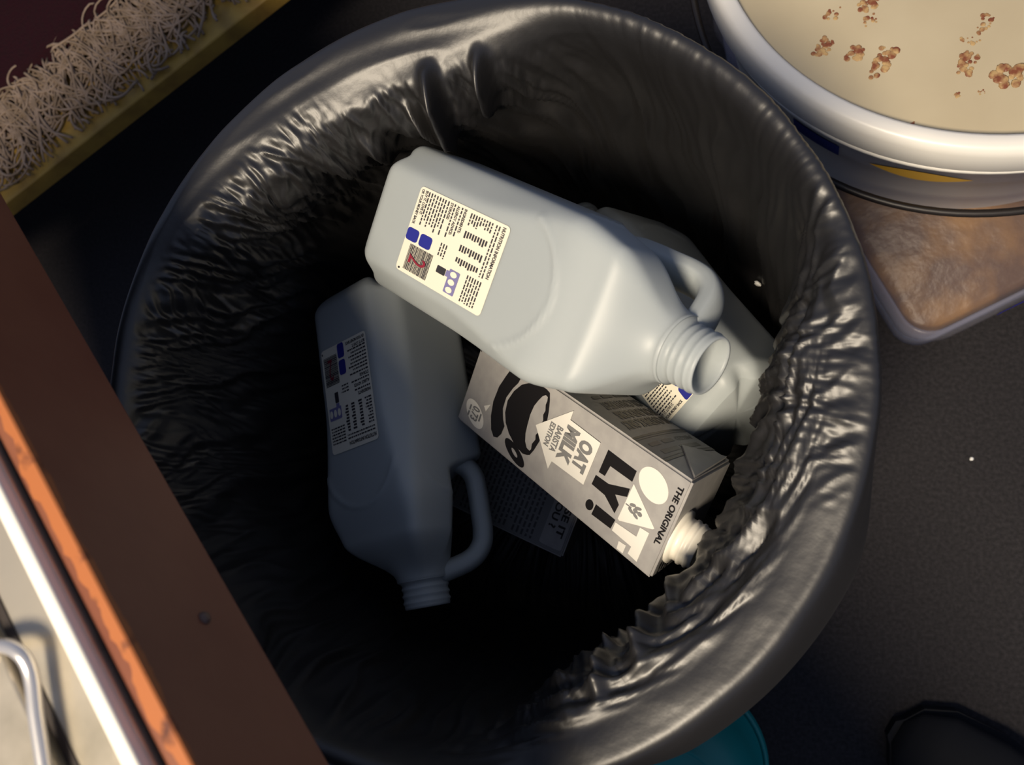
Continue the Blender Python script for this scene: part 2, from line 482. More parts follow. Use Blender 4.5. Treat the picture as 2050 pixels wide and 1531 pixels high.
def text_polys(s, u0, u1, v0, v1, bold=0.02):
    """outline of a word in Blender's built-in font, fitted to a box; returns (verts2d, faces)"""
    cu = bpy.data.curves.new('t', 'FONT'); cu.body = s; cu.offset = bold; cu.resolution_u = 3
    o = bpy.data.objects.new('t', cu); COL.objects.link(o)
    dg = bpy.context.evaluated_depsgraph_get()
    m = bpy.data.meshes.new_from_object(o.evaluated_get(dg))
    vs = [(w.co.x, w.co.y) for w in m.vertices]; fs = [tuple(p.vertices) for p in m.polygons]
    bpy.data.objects.remove(o); bpy.data.curves.remove(cu); bpy.data.meshes.remove(m)
    xs = [a[0] for a in vs]; ys = [a[1] for a in vs]
    x0, x1, y0, y1 = min(xs), max(xs), min(ys), max(ys)
    vs = [(u0 + (a - x0) / (x1 - x0) * (u1 - u0), v0 + (b - y0) / (y1 - y0) * (v1 - v0)) for a, b in vs]
    return vs, fs
class Print:
    """flat ink shapes on a face; place(u,v)->3D, built as one part"""
    def __init__(self, place, lift): self.place, self.lift, self.v, self.f = place, lift, [], []
    def poly(self, pts, lift=0.0):
        b = len(self.v)
        self.v += [self.place(u, v, self.lift + lift) for u, v in pts]
        self.f.append(tuple(range(b, b + len(pts)))); return self
    def raw(self, vf, lift=0.0):
        b = len(self.v)
        self.v += [self.place(u, v, self.lift + lift) for u, v in vf[0]]
        self.f += [tuple(i + b for i in f) for f in vf[1]]; return self
    def build(self, name, m, parent): return mesh(name, self.v, self.f, m, parent)

LZ0 = 0.045
def lplace(u, v, lift): return (-0.0275 + 0.055 * u, -HS - lift, LZ0 + 0.084 * v)
def words(pr, u0, u1, v, h, rn, lo=0.02, hi=0.06, gap=0.012):
    u = u0
    while u < u1 - 0.01:
        w = min(rn.uniform(lo, hi), u1 - u)
        pr.poly(uvrect(u, u + w, v, v + h)); u += w + gap
def make_jug(label, base, tip, face_dir, k=1.0, dz=0.0):
    M3, org = jug_axes(base, tip, face_dir, k)
    root = empty('milk_jug', org, M3 * k)
    lplace = lambda u, v, lift: (-0.0275 + 0.055 * u, -HS - lift, LZ0 + dz + 0.084 * v)
    mesh('jug_body', *JB, M_jug, root, True)
    mesh('handle', *JH, M_jug, root, True)
    v, f = lathe(neck_prof(), 48); nk = mesh('threaded_neck', v, f, M_jug, root, True)
    pr = Print(lplace, 0.0005)
    pr.poly([(0.5 + x / 0.055, 0.5 + y / 0.084) for x, y in label_sheet()])
    lb = pr.build('paper_label', M_paper, root); lb['label'] = 'cream nutrition label printed in black and blue'
    rn = random.Random(4)
    ink = Print(lplace, 0.0008)
    ink.raw(text_polys('NUTRITION INFORMATION', 0.03, 0.60, 0.930, 0.965, 0.03))
    for s, u1, v in (('INGREDIENTS:', 0.30, 0.520), ('ALLERGY ADVICE:', 0.36, 0.440), ('STORAGE:', 0.22, 0.365), ('BUY IT. LOVE IT.', 0.31, 0.070), ('OR YOUR MONEY BACK', 0.44, 0.025)):
        ink.raw(text_polys(s, 0.03, u1, v, v + 0.030, 0.03))
    for v in (0.490, 0.408, 0.335, 0.300, 0.270, 0.238, 0.205, 0.172, 0.140, 0.108):
        words(ink, 0.03, 0.03 + rn.uniform(0.30, 0.42), v, 0.014, rn)
    for v in (0.895, 0.865): words(ink, 0.04, 0.62, v, 0.013, rn)
    for k in range(9):
        v = 0.82 - k * 0.028
        words(ink, 0.04, 0.04 + rn.uniform(.08, .14), v, 0.014, rn)
        for u in (0.24, 0.40, 0.54): ink.poly(uvrect(u, u + rn.uniform(.05, .08), v, v + 0.017))
    for k in range(6): words(ink, 0.66, 0.96, 0.90 - k * 0.028, 0.013, rn)
    for k in range(3): words(ink, 0.48, 0.64, 0.46 - k * 0.03, 0.013, rn)
    u = 0.655
    v = 0.085
    while v < 0.36:                                     # barcode
        w = rn.choice((0.004, 0.007, 0.011)); ink.poly(uvrect(0.655, 0.955, v, v + w)); v += w + rn.choice((0.004, 0.006))
    ink.poly(ell_pts(0.97, 0.04, 0.012, 0.012, 12))
    ink.poly(rrect(0.72, 0.80, 0.44, 0.54, 0.01))
    ink.build('black_print', M_ink, lb)
    bl = Print(lplace, 0.0008)
    bl.poly(rrect(0.485, 0.630, 0.005, 0.145)).poly(rrect(0.487, 0.632, 0.165, 0.305))
    bl.build('blue_panels', M_inkblue, lb)
    mv = Print(lplace, 0.0008)
    mv.poly(rrect(0.69, 0.955, 0.575, 0.690, 0.01)).poly(uvrect(0.72, 0.79, 0.545, 0.575))
    mv.build('mauve_panel', M_inkmauve, lb)
    dk = Print(lplace, 0.0011)
    for c in (0.735, 0.822, 0.91): dk.poly(ell_pts(c, 0.632, 0.033, 0.036, 18))
    dk.build('recycling_marks', M_paper, lb)
    rd = Print(lplace, 0.0012)
    rd.raw(text_polys('2', 0.76, 0.86, 0.12, 0.32, 0.0))
    rd.build('red_mark', M_red, lb)
    tag(root, label, 'milk jug', 'empty milk jugs in the bin')
    return root
make_jug('empty translucent milk jug lying on top of the heap, label facing up', bA, tA, fA)
make_jug('empty translucent milk jug in shade with its handle loop and hole showing', bB, tB, fB)
make_jug('empty translucent milk jug mostly hidden under the top jug and the carton', bC, tC, fC, 0.95, -0.028)

# ------------------------------------------------------------------ cartons
CWD = 0.068
def make_carton(label, M3, loc, L, dback):
    h = CWD / 2
    root = empty('drink_carton', loc, M3)
    bm = bmesh.new()
    zf, zb = L, L + dback
    c = [bm.verts.new(p) for p in ((-h, -h, 0), (h, -h, 0), (h, h, 0), (-h, h, 0), (-h, -h, zf), (h, -h, zf), (h, h, zb), (-h, h, zb))]
    for fc in ((0, 3, 2, 1), (4, 5, 6, 7), (0, 1, 5, 4), (1, 2, 6, 5), (2, 3, 7, 6), (3, 0, 4, 7)):
        bm.faces.new([c[i] for i in fc])
    bmesh.ops.bevel(bm, geom=bm.edges[:], offset=0.0016, segments=3, affect='EDGES')
    from_bm('carton_body', bm, M_carton, root)
    return root
C1M = Matrix(((-0.4095, 0.5159, 0.7525), (-0.8445, 0.0977, -0.5266), (-0.3452, -0.8511, 0.3956)))
C1T = Vector((-0.18308, 0.10771, 0.33969)); C1L = 0.2080
c1 = make_carton('', C1M, C1T, C1L, -0.0197)
tag(c1, 'grey oat drink carton with a black cup and large white lettering, spout open', 'carton', 'drink cartons in the bin')
fp = lambda u, v, l: (-CWD / 2 + CWD * u, -CWD / 2 - l, C1L * v)
def piece(name, m, lift, *items):
    p_ = Print(fp, lift)
    for it in items:
        if isinstance(it, tuple): p_.raw(it)
        else: p_.poly(it)
    return p_.build(name, m, c1)
piece('white_letter', M_white, 0.0003, ell_pts(0.243, 0.887, 0.140, 0.058, 36, 0.10))
la = piece('white_letter', M_white, 0.0003, [(0.345, 0.824), (0.722, 0.819), (0.730, 0.826), (0.592, 0.942), (0.577, 0.947), (0.562, 0.941)])
piece('white_letter', M_white, 0.0003, [(0.653, 0.902), (0.641, 0.937), (0.947, 0.937), (0.938, 0.898), (0.862, 0.900), (0.856, 0.816), (0.767, 0.817), (0.748, 0.903)])
piece('white_square', M_white, 0.0003, [(0.896, 0.853), (0.886, 0.882), (0.971, 0.882), (0.972, 0.856)])
ar = piece('white_arrow', M_white, 0.0009, [(0.463, 0.383), (0.096, 0.513), (0.194, 0.514), (0.206, 0.658), (0.664, 0.656), (0.676, 0.503), (0.768, 0.499)][::-1])
bg = piece('white_badge', M_white, 0.0003, ell_pts(0.806, 0.087, 0.130, 0.052, 32, 0.25), [(0.66, 0.118), (0.60, 0.148), (0.70, 0.136)])
piece('black_heading', M_black, 0.0003, text_polys('THE ORIGINAL', 0.10, 0.69, 0.962, 0.984, 0.035))
piece('black_letter', M_black, 0.0003, [(0.22, 0.692), (0.228, 0.816), (0.338, 0.816), (0.342, 0.722), (0.457, 0.717), (0.462, 0.69)])
piece('black_letter', M_black, 0.0003, [(0.505, 0.684), (0.500, 0.741), (0.408, 0.818), (0.490, 0.820), (0.545, 0.777), (0.606, 0.804), (0.702, 0.801), (0.615, 0.743), (0.607, 0.682)])
piece('exclamation_mark', M_black, 0.0003, [(0.749, 0.726), (0.751, 0.813), (0.852, 0.809), (0.861, 0.724)], ell_pts(0.796, 0.704, 0.052, 0.0165, 24))
piece('saucer_picture', M_black, 0.0003, [(0.025, 0.208), (0.025, 0.23), (0.060, 0.241), (0.121, 0.245), (0.206, 0.240), (0.284, 0.225), (0.419, 0.209), (0.548, 0.211), (0.65, 0.230), (0.703, 0.247), (0.799, 0.245), (0.861, 0.233), (0.882, 0.214), (0.831, 0.191), (0.706, 0.168), (0.549, 0.155), (0.367, 0.158), (0.213, 0.174), (0.094, 0.189)])
ro, ri = ell_pts(0.873, 0.333, 0.100, 0.045, 24, 0.5), ell_pts(0.873, 0.333, 0.034, 0.013, 24, 0.5)
cp = piece('cup_picture', M_black, 0.0003, [(0.106, 0.301), (0.08, 0.339), (0.078, 0.371), (0.091, 0.39), (0.163, 0.402), (0.267, 0.414), (0.358, 0.421), (0.463, 0.424), (0.54, 0.423), (0.602, 0.420), (0.706, 0.412), (0.779, 0.402), (0.799, 0.391), (0.82, 0.37), (0.809, 0.343), (0.786, 0.314), (0.736, 0.279), (0.659, 0.247), (0.569, 0.228), (0.438, 0.22), (0.309, 0.233), (0.196, 0.258)],
           (ro + ri, [(k, (k + 1) % 24, 24 + (k + 1) % 24, 24 + k) for k in range(24)]))
piece('volume_mark', M_black, 0.0003, text_polys('1L', 0.03, 0.16, 0.012, 0.045, 0.0))
piece('milk_in_cup', M_carton, 0.0006, [(0.133, 0.379), (0.138, 0.389), (0.177, 0.393), (0.22, 0.392), (0.274, 0.400), (0.325, 0.397), (0.379, 0.406), (0.449, 0.398), (0.495, 0.406), (0.556, 0.397), (0.6, 0.403), (0.662, 0.395), (0.717, 0.4), (0.742, 0.395), (0.734, 0.379), (0.687, 0.363), (0.61, 0.352), (0.517, 0.347), (0.409, 0.343), (0.303, 0.346), (0.225, 0.356), (0.16, 0.367)]).parent = cp
piece('arrow_lettering', M_grey, 0.0012, text_polys('OAT', 0.275, 0.585, 0.582, 0.642, 0.055), text_polys('MILK', 0.245, 0.615, 0.512, 0.573, 0.055),
      text_polys('BARISTA', 0.315, 0.590, 0.474, 0.503, 0.03), text_polys('EDITION', 0.325, 0.575, 0.442, 0.467, 0.03)).parent = ar
piece('plant_emblem', M_grey, 0.0006, *[ell_pts(u, v, 0.020, 0.0095, 12, a) for (u, v, a) in ((0.575, 0.850, 0.4), (0.520, 0.850, -0.4), (0.55, 0.866, 0.0), (0.59, 0.872, 0.5), (0.515, 0.872, -0.5), (0.552, 0.884, 0))], uvrect(0.545, 0.555, 0.825, 0.850)).parent = la
piece('badge_lettering', M_grey, 0.0006, text_polys('0.73', 0.725, 0.880, 0.068, 0.110, 0.03), uvrect(0.76, 0.85, 0.116, 0.124), uvrect(0.74, 0.80, 0.052, 0.060), uvrect(0.815, 0.87, 0.052, 0.060)).parent = bg
# side panel (reads from the back edge towards the front edge)
sp = lambda u, v, l: (-CWD / 2 - l, CWD / 2 - CWD * u, C1L * v)
sd = Print(sp, 0.0003)
def curved(s, u0, u1, v0, v1, sag, bold=0.05):
    vs, fs = text_polys(s, u0, u1, v0, v1, bold)
    return [(u, v + sag * (u - 0.1) ** 1.5 * 0.6 if u > 0.1 else v) for u, v in vs], fs
for s, u1, v0 in (('IS OATMILK ONLY', 0.84, 0.612), ('FOR INDOORS', 0.72, 0.552), ('OR CAN I USE IT', 0.72, 0.488)):
    sd.raw(curved(s, 0.04, u1, v0, v0 + (0.050 if v0 > .46 else 0.026), 0.10))
sd.raw(curved('ASKED', 0.06, 0.36, 0.742, 0.766, 0.09, 0.04))
def bar(u0, u1, v0, h):
    k = lambda u: 0.06 * max(u - 0.1, 0) ** 1.5
    n = 6; us = [u0 + (u1 - u0) * i / n for i in range(n + 1)]
    return [(u, v0 + k(u)) for u in us] + [(u, v0 + h + k(u)) for u in us[::-1]]
for u0, u1, v0, h in ((0.42, 0.62, 0.744, 0.020), (0.68, 0.88, 0.744, 0.020), (0.12, 0.46, 0.788, 0.021), (0.50, 0.84, 0.788, 0.021), (0.06, 0.30, 0.445, 0.020), (0.34, 0.52, 0.445, 0.020), (0.56, 0.70, 0.445, 0.020)):
    sd.poly(bar(u0, u1, v0, h))
def band(v0, h, n=14):
    return [(i / n * .98 + .01, v0 + 0.10 * 0.6 * (max(i / n - .1, 0)) ** 1.5) for i in range(n + 1)] + [(i / n * .98 + .01, v0 + h + 0.10 * 0.6 * (max(i / n - .1, 0)) ** 1.5) for i in range(n, -1, -1)]
sd.poly(band(0.700, 0.010)).poly(band(0.716, 0.004)).poly(band(0.822, 0.004)).poly(band(0.832, 0.007))
so = sd.build('side_lettering', M_black, c1)
# banner across the side's top third is a darker print
dp = Print(sp, 0.00015)
dp.poly(band(0.70, 0.14))
dp.build('side_banner', M_grey, c1)
# folded ear on the side and flap lines
bm = bmesh.new()
e = [bm.verts.new(p) for p in ((-CWD / 2 - 0.0002, -CWD / 2 + 0.004, C1L - 0.003), (-CWD / 2 - 0.0002, CWD / 2 - 0.004, C1L - 0.022), (-CWD / 2 - 0.0002, 0.004, C1L - 0.040),
                               (-CWD / 2 - 0.0020, -CWD / 2 + 0.004, C1L - 0.003), (-CWD / 2 - 0.0020, CWD / 2 - 0.004, C1L - 0.022), (-CWD / 2 - 0.0012, 0.004, C1L - 0.040))]
for fc in ((0, 1, 2), (5, 4, 3), (0, 3, 4, 1), (1, 4, 5, 2), (2, 5, 3, 0)): bm.faces.new([e[i] for i in fc])
from_bm('side_flap', bm, M_carton, c1)
# spout on the sloping top
def spout(root, L):
    n = Vector((0, 0.0197, 0.068)).normalized()
    cen = Vector((0.009, -CWD / 2 + 0.0195, L - 0.0056))
    prf = [(0.0180, -0.001), (0.0180, 0.0015), (0.0150, 0.0022), (0.0142, 0.0035), (0.0142, 0.006), (0.0152, 0.0066), (0.0152, 0.0080), (0.0142, 0.0088), (0.0142, 0.0105), (0.0150, 0.0111), (0.0150, 0.0122), (0.0140, 0.0130), (0.0138, 0.0155),
           (0.0130, 0.0160), (0.0122, 0.0155), (0.0120, 0.002), (0.0120, 0.0008), (0.0, 0.0006)]
    v, f = lathe(prf, 40)
    qv = Vector((0, 0, 1)).rotation_difference(n)
    v = [qv @ Vector(p) + cen for p in v]
    o = mesh('spout', v, f, M_cap, root, True); o['label'] = 'off-white screw spout without its cap'
    v, f = lathe([(0.0, 0.0012), (0.0119, 0.0012)], 40)
    v = [qv @ Vector(p) + cen for p in v]
    mesh('spout_shade_disc', v, f, M_black, o)  # black disc colours in the shade inside the open spout
spout(c1, C1L)
tp = Print(lambda u, v, l: (-CWD / 2 + CWD * u, -CWD / 2 + 0.066 * v, C1L - 0.0197 * v * 0.97 + l), 0.0006)
for k in range(4): words(tp, 0.84, 0.97, 0.08 + 0.07 * k, 0.04, rnd, 0.05, 0.10, 0.02)
tp.build('top_print', M_black, c1)

# second carton, darker side up, deep under the first
up2 = (CX * 0.90 - CY * 0.33 + CB * 0.52).normalized()
rt2 = (-CX * 0.34 - CY * 0.94 + CB * 0.05); rt2 = (rt2 - up2 * rt2.dot(up2)).normalized()
nn2 = rt2.cross(up2)                                   # outward normal of the text face
C2M = Matrix((rt2, -nn2, up2)).transposed()
C2L = 0.2080
corner = atd(1125, 1117, 0.660)
C2T = corner - C2M @ Vector((CWD / 2, -CWD / 2, C2L))
c2 = make_carton('', C2M, C2T, C2L, -0.0197)
tag(c2, 'grey drink carton covered in small print, wedged beneath the upper carton', 'carton', 'drink cartons in the bin')
f2 = lambda u, v, l: (-CWD / 2 + CWD * u, -CWD / 2 - l, C2L * v)
sm = Print(f2, 0.0003)
rn = random.Random(8)
for k in range(34):
    words(sm, 0.07, 0.95 - (0.25 * rn.random() if k % 6 == 5 else 0), 0.84 - k * 0.0215, 0.0095, rn, 0.03, 0.10, 0.022)
sm.build('small_print', M_dim, c2)
pn = Print(f2, 0.0003)
pn.poly(rrect(0.06, 0.94, 0.885, 0.985, 0.02)); pn.build('pale_panel', M_grey if False else M_carton, c2)
bt = Print(f2, 0.0006)
bt.raw(text_polys('USE IT', 0.32, 0.80, 0.940, 0.972, 0.03)).raw(text_polys('YOU ?', 0.30, 0.72, 0.898, 0.930, 0.03))
bt.build('panel_lettering', M_black, c2)
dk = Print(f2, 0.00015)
dk.poly(uvrect(0.02, 0.98, 0.02, 0.99)); dk.build('dark_side_sheet', M_grey, c2)  # darker grey sheet over nearly the whole text face

# ------------------------------------------------------------------ storage box under the tub
e1 = Vector((0.895, 0.445, 0)).normalized(); e2 = Vector((-e1.y, e1.x, 0))
BXW, BXD = 0.42, 0.44
cor = Vector((0.160, 0.170, 0))
bx = empty('storage_box', cor + e1 * BXW / 2 + e2 * BXD / 2, Matrix((e1, e2, Vector((0, 0, 1)))).transposed())
def rr_outline(w, d, r, n=8):
    pts = []
    for cx, cy, a0 in ((w / 2 - r, d / 2 - r, 0), (-w / 2 + r, d / 2 - r, 90), (-w / 2 + r, -d / 2 + r, 180), (w / 2 - r, -d / 2 + r, 270)):
        for k in range(n + 1):
            a = math.radians(a0 + 90 * k / n); pts.append((cx + r * math.cos(a), cy + r * math.sin(a)))
    return pts
def loft(sections):
    """sections: list of (w, d, r, z)"""
    vs, fs = [], []
    for w, d, r, z in sections:
        o = rr_outline(w, d, r); n = len(o); vs += [(x, y, z) for x, y in o]
    for i in range(len(sections) - 1):
        for k in range(n):
            k2 = (k + 1) % n
            fs.append((i * n + k, i * n + k2, (i + 1) * n + k2, (i + 1) * n + k))
    fs.append(tuple(range(n))[::-1]); fs.append(tuple((len(sections) - 1) * n + k for k in range(n)))
    return vs, fs
v, f = loft([(BXW - .03, BXD - .03, .025, 0.0), (BXW - .02, BXD - .02, .028, 0.004), (BXW - .012, BXD - .012, .03, 0.080), (BXW - .018, BXD - .018, .028, 0.080), (BXW - .026, BXD - .026, .026, 0.008)])
mesh('box_base', v, f, M_clear, bx, True)
v, f = loft([(BXW - .030, BXD - .030, .025, 0.009), (BXW - .024, BXD - .024, .026, 0.060), (BXW - .034, BXD - .034, .024, 0.066)])
mesh('food_contents', v, f, M_stew, bx, True)
v, f = loft([(BXW, BXD, .034, 0.081), (BXW + .004, BXD + .004, .036, 0.084), (BXW + .004, BXD + .004, .036, 0.096), (BXW, BXD, .034, 0.1), (BXW - .016, BXD - .016, .028, 0.1), (BXW - .022, BXD - .022, .026, 0.0965), (BXW - .030, BXD - .030, .024, 0.0965)])
mesh('box_lid', v, f, M_lid, bx, True)
v, f = loft([(BXW - .030, BXD - .030, .024, 0.0966), (BXW - .031, BXD - .031, .024, 0.0985), (BXW - .035, BXD - .035, .023, 0.0985), (BXW - .036, BXD - .036, .023, 0.0966)])
pr = Print(lambda u, v_, l: (-BXW / 2 + BXW * u, -BXD / 2 - 0.0022 - l, 0.083 + 0.013 * v_), 0.0003)
pr.poly([(0.190, 0.05), (0.200, 0.05), (0.205, 0.20), (0.36, 0.05), (0.36, 0.95), (0.225, 0.95), (0.220, 0.60), (0.212, 0.80), (0.192, 0.80)])
pr.build('blue_print', M_boxblue, bx)
tag(bx, 'clear lidded plastic box of brown food lying flat under the white tub', 'storage box')

# ------------------------------------------------------------------ white tub
tx, ty = 0.213, 0.520
tb = empty('white_tub', (tx, ty, 0.1004))
pf = [(0.0, 0.0), (0.205, 0.0), (0.213, 0.003), (0.217, 0.010), (0.236, 0.160), (0.2400, 0.162), (0.2450, 0.164), (0.2470, 0.168), (0.2465, 0.192), (0.2435, 0.199), (0.2400, 0.2), (0.2330, 0.2), (0.2300, 0.1975), (0.2285, 0.19), (0.2270, 0.15), (0.212, 0.012), (0.0, 0.010)]
v, f = lathe(pf, 128); mesh('tub_body', v, f, M_tub, tb, True)
v, f = lathe([(0.2405, 0.1503), (0.2425, 0.1520), (0.2425, 0.1555), (0.2395, 0.1570)], 128, close=True); mesh('rim_rib', v, f, M_tub, tb, True)
lq = []
v, f = lathe([(0.0, 0.186), (0.2279, 0.186), (0.2275, 0.180), (0.0, 0.180)], 96); mesh('murky_liquid', v, f, M_liq, tb)
# scum clots on the surface: (px, py, half width, half length, angle, dark?)
clots = [(1665, 30, 28, 16), (1740, 12, 28, 18), (1648, 95, 20, 28), (1712, 108, 20, 26), (1768, 125, 24, 55), (1945, 80, 24, 14), (1935, 128, 20, 34), (2018, 150, 34, 32), (1972, 45, 16, 22), (1918, 190, 10, 8), (1965, 185, 7, 6), (1820, 255, 20, 10), (2012, 278, 14, 8), (1740, 40, 18, 16)]
for px, py, a, b in clots:
    p = at(px, py, 0.286)
    sc = (CAMZ - 0.286) / FPX
    bm = bmesh.new()
    ang = math.radians(-25 if b > a else 15)
    nb = 30 if a * b > 500 else 12
    for k in range(nb):
        u, w = rnd.uniform(-1, 1), rnd.uniform(-1, 1)
        r = rnd.uniform(0.10, 0.34) * min(a, b) * sc
        x = u * a * sc * .7; y = w * b * sc * .7
        X_, Y_ = x * math.cos(ang) - y * math.sin(ang), x * math.sin(ang) + y * math.cos(ang)
        res = bmesh.ops.create_icosphere(bm, subdivisions=2, radius=r)
        for vv in res['verts']:
            d = 1 + 0.35 * float(gnoise(np.array([vv.co.x * 180 + k, vv.co.y * 180, vv.co.z * 180 + px])))
            vv.co = Vector((vv.co.x * d * rnd.uniform(.9, 1.1) + X_, vv.co.y * d + Y_, vv.co.z * 0.12))
    o = from_bm('scum_clot', bm, M_scum, tb, True)
    o.location = (p.x - tx, p.y - ty, 0.1862)
# bail handle, hanging down the front
pts = []
for k in range(61):
    a = math.radians(-184 + 178 * k / 60); q_ = (k - 30) / 30
    pts.append((0.2545 * math.cos(a), 0.2545 * math.sin(a), 0.098 + 0.050 * abs(q_) ** 2.2))
v, f = tube(pts, 0.0036, 8); mesh('wire_handle', v, f, M_wire, tb, True)
for s in (0, -1):
    p = pts[s]; bm = box_bm(0.024, 0.030, 0.022, 0.004, 2, (p[0] * .975, p[1], p[2])); from_bm('handle_lug', bm, M_tub, tb)
def wallpatch(a0, a1, z0, z1, n=24, taper=False):
    vs, fs = [], []
    for k in range(n + 1):
        a = math.radians(a0 + (a1 - a0) * k / n)
        tpr = math.sin(math.pi * k / n) if taper else 1
        zl, zh = (z0 + z1) / 2 - (z1 - z0) / 2 * tpr, (z0 + z1) / 2 + (z1 - z0) / 2 * tpr
        for z in (zl, zh):
            r = 0.217 + (0.236 - 0.217) * (z - 0.010) / 0.150 + 0.0008
            vs.append((r * math.cos(a), r * math.sin(a), z))
    for k in range(n): fs.append((2 * k, 2 * k + 2, 2 * k + 3, 2 * k + 1))
    return vs, fs
v, f = wallpatch(-117, -96, 0.100, 0.122, taper=True); mesh('yellow_print', v, f, M_tubyel, tb)
v, f = wallpatch(-136, -124, 0.098, 0.122); mesh('blue_print', v, f, M_tubblue, tb)
tag(tb, 'round white plastic tub full of murky beige water with brown scum', 'tub')

# ------------------------------------------------------------------ bench with the brown rail
ZT, ZB = 0.70, 0.629
pa, pb = at(0, 790, ZT), at(385, 1531, ZT)
bd = (pb - pa).normalized(); bnr = Vector((-bd.y, bd.x, 0))   # normal
if bnr.dot(Vector((1, 0.5, 0))) < 0: bnr = -bnr
BM3 = Matrix((bd, bnr, Vector((0, 0, 1)))).transposed()
mid = (pa + pb) / 2; mid.z = 0
bench = empty('wooden_bench', mid, BM3)
RL0, RL1 = -0.45, 0.75
bm = box_bm(RL1 - RL0, 0.0088, ZT - ZB, 0.0012, 2, ((RL0 + RL1) / 2, -0.0044, (ZT + ZB) / 2))
rl = from_bm('rail', bm, M_rail, bench); rl['label'] = 'brown painted rail with a worn upper edge'
# bare wood along the worn top edge: ragged strip wrapped on the edge
vs, fs = [], []
n = 420
for k in range(n + 1):
    x = RL0 + 0.002 + (RL1 - RL0 - 0.004) * k / n
    w = 0.0026 + 0.0016 * float(gnoise(np.array([x * 60, 1.2, 3.4]))) + 0.0008 * float(gnoise(np.array([x * 300, 8.2, 3.4])))
    w2 = 0.0065 + 0.0030 * float(gnoise(np.array([x * 45, 5.2, 1.4]))) + 0.0022 * float(gnoise(np.array([x * 190, 2.2, 9.4])))
    vs += [(x, 0.0003, ZT - max(w, .0008)), (x, 0.0001, ZT - 0.0005), (x, -0.0006, ZT + 0.0002), (x, -min(max(w2 * 0.83, .002), .0085), ZT + 0.0003)]
for k in range(n):
    for j in range(3):
        fs.append((4 * k + j, 4 * k + 4 + j, 4 * k + 5 + j, 4 * k + 1 + j))
mesh('worn_edge', vs, fs, M_worn, rl)
v, f = lathe([(0.0, 0.0022), (0.0016, 0.0020), (0.0026, 0.0010), (0.0028, 0.0)], 16)
nl = mesh('nail_head', v, f, M_nail, rl, True)
pn_ = BM3.transposed() @ (at(430, 1220, 0.655) - mid)
nl.location = (pn_.x, 0.0, pn_.z); nl.rotation_euler = (-math.pi / 2, 0, 0)
bm = box_bm(RL1 - RL0, 0.42, 0.016, 0.001, 1, ((RL0 + RL1) / 2, -0.0090 - 0.21, 0.662)); from_bm('shelf_board', bm, M_shelf, bench)
for x in (RL0 + 0.05, RL1 - 0.05):
    for y in (-0.30, -0.40):
        bm = box_bm(0.05, 0.05, 0.6538, 0.003, 2, (x, y, 0.3269)); from_bm('leg', bm, M_rail, bench)
tag(bench, 'low wooden bench with a brown painted front rail overhanging the bin', 'bench')

# metal case lying on the bench
mc = empty('metal_case', mid + Vector((0, 0, 0.6704)), BM3)
MY = -0.0108                                            # front edge of the case, behind the rail
MH = 0.034
bm = box_bm(0.70, 0.26, MH, 0.004, 4, (0.05, MY - 0.13, MH / 2)); from_bm('case_body', bm, M_steel, mc, True)
bm = box_bm(0.70, 0.0062, 0.0060, 0.0018, 3, (0.05, MY - 0.0031, MH + 0.001)); from_bm('rolled_edge', bm, M_edge, mc, True)
bm = box_bm(0.64, 0.200, 0.0065, 0.002, 3, (0.05, MY - 0.0275 - 0.100, MH + 0.0022)); from_bm('raised_lid_panel', bm, M_steel, mc, True)
bm = box_bm(0.66, 0.0040, 0.0008, 0.0002, 1, (0.05, MY - 0.0250, MH + 0.0003)); from_bm('groove_shade_strip', bm, M_shelf, mc)  # shade of the lid's groove, laid on as a dark strip
loc2 = lambda px, py, z: BM3.transposed() @ (at(px, py, z) - mid - Vector((0, 0, 0.6704)))
hz = 0.6704 + MH + 0.008
hp = [loc2(-140, 1360, hz), loc2(-60, 1310, hz), loc2(0, 1292, hz + .002), loc2(40, 1308, hz + .002), loc2(62, 1350, hz), loc2(72, 1430, hz), loc2(88, 1531, hz), loc2(104, 1640, hz), loc2(90, 1690, hz), loc2(40, 1700, hz - .004)]
v, f = tube(catmull(hp, 8), 0.0026, 12); mesh('rod_handle', v, f, M_rod, mc, True)
for px, py in ((-140, 1360), (40, 1700)):
    p = loc2(px, py, hz)
    bm = box_bm(0.014, 0.014, 0.012, 0.002, 2, (p.x, p.y, MH + 0.004)); from_bm('handle_bracket', bm, M_steel, mc)
tag(mc, 'stained pale steel case with a bright rod handle behind the brown rail', 'metal case')

# ------------------------------------------------------------------ fringed rug on the pine board
RZ = 0.20
ra, rb = at(30, 392, RZ), at(530, 0, RZ)
rd_ = (rb - ra).normalized(); rn_ = Vector((rd_.y, -rd_.x, 0))
if rn_.dot(Vector((1, -1, 0))) < 0: rn_ = -rn_
RM3 = Matrix((rd_, -rn_, Vector((0, 0, 1)))).transposed()        # local x along edge, y away from the bin
rmid = (ra + rb) / 2; rmid.z = 0
pl = empty('pine_platform', rmid, RM3)
bm = box_bm(1.5, 0.60, 0.024, 0.003, 3, (0.05, 0.30, RZ - 0.012)); from_bm('pine_board', bm, M_pine, pl)
for x in (-0.55, 0.65):
    for y in (0.12, 0.50):
        bm = box_bm(0.08, 0.08, RZ - 0.0245, 0.003, 2, (x, y, (RZ - 0.0245) / 2)); from_bm('block_foot', bm, M_pine, pl)
tag(pl, 'low yellow pine platform beside the bin', 'platform')
rug = empty('fringed_rug', rmid + Vector((0, 0, RZ)), RM3)
RY = 0.125                                               # rug body starts here
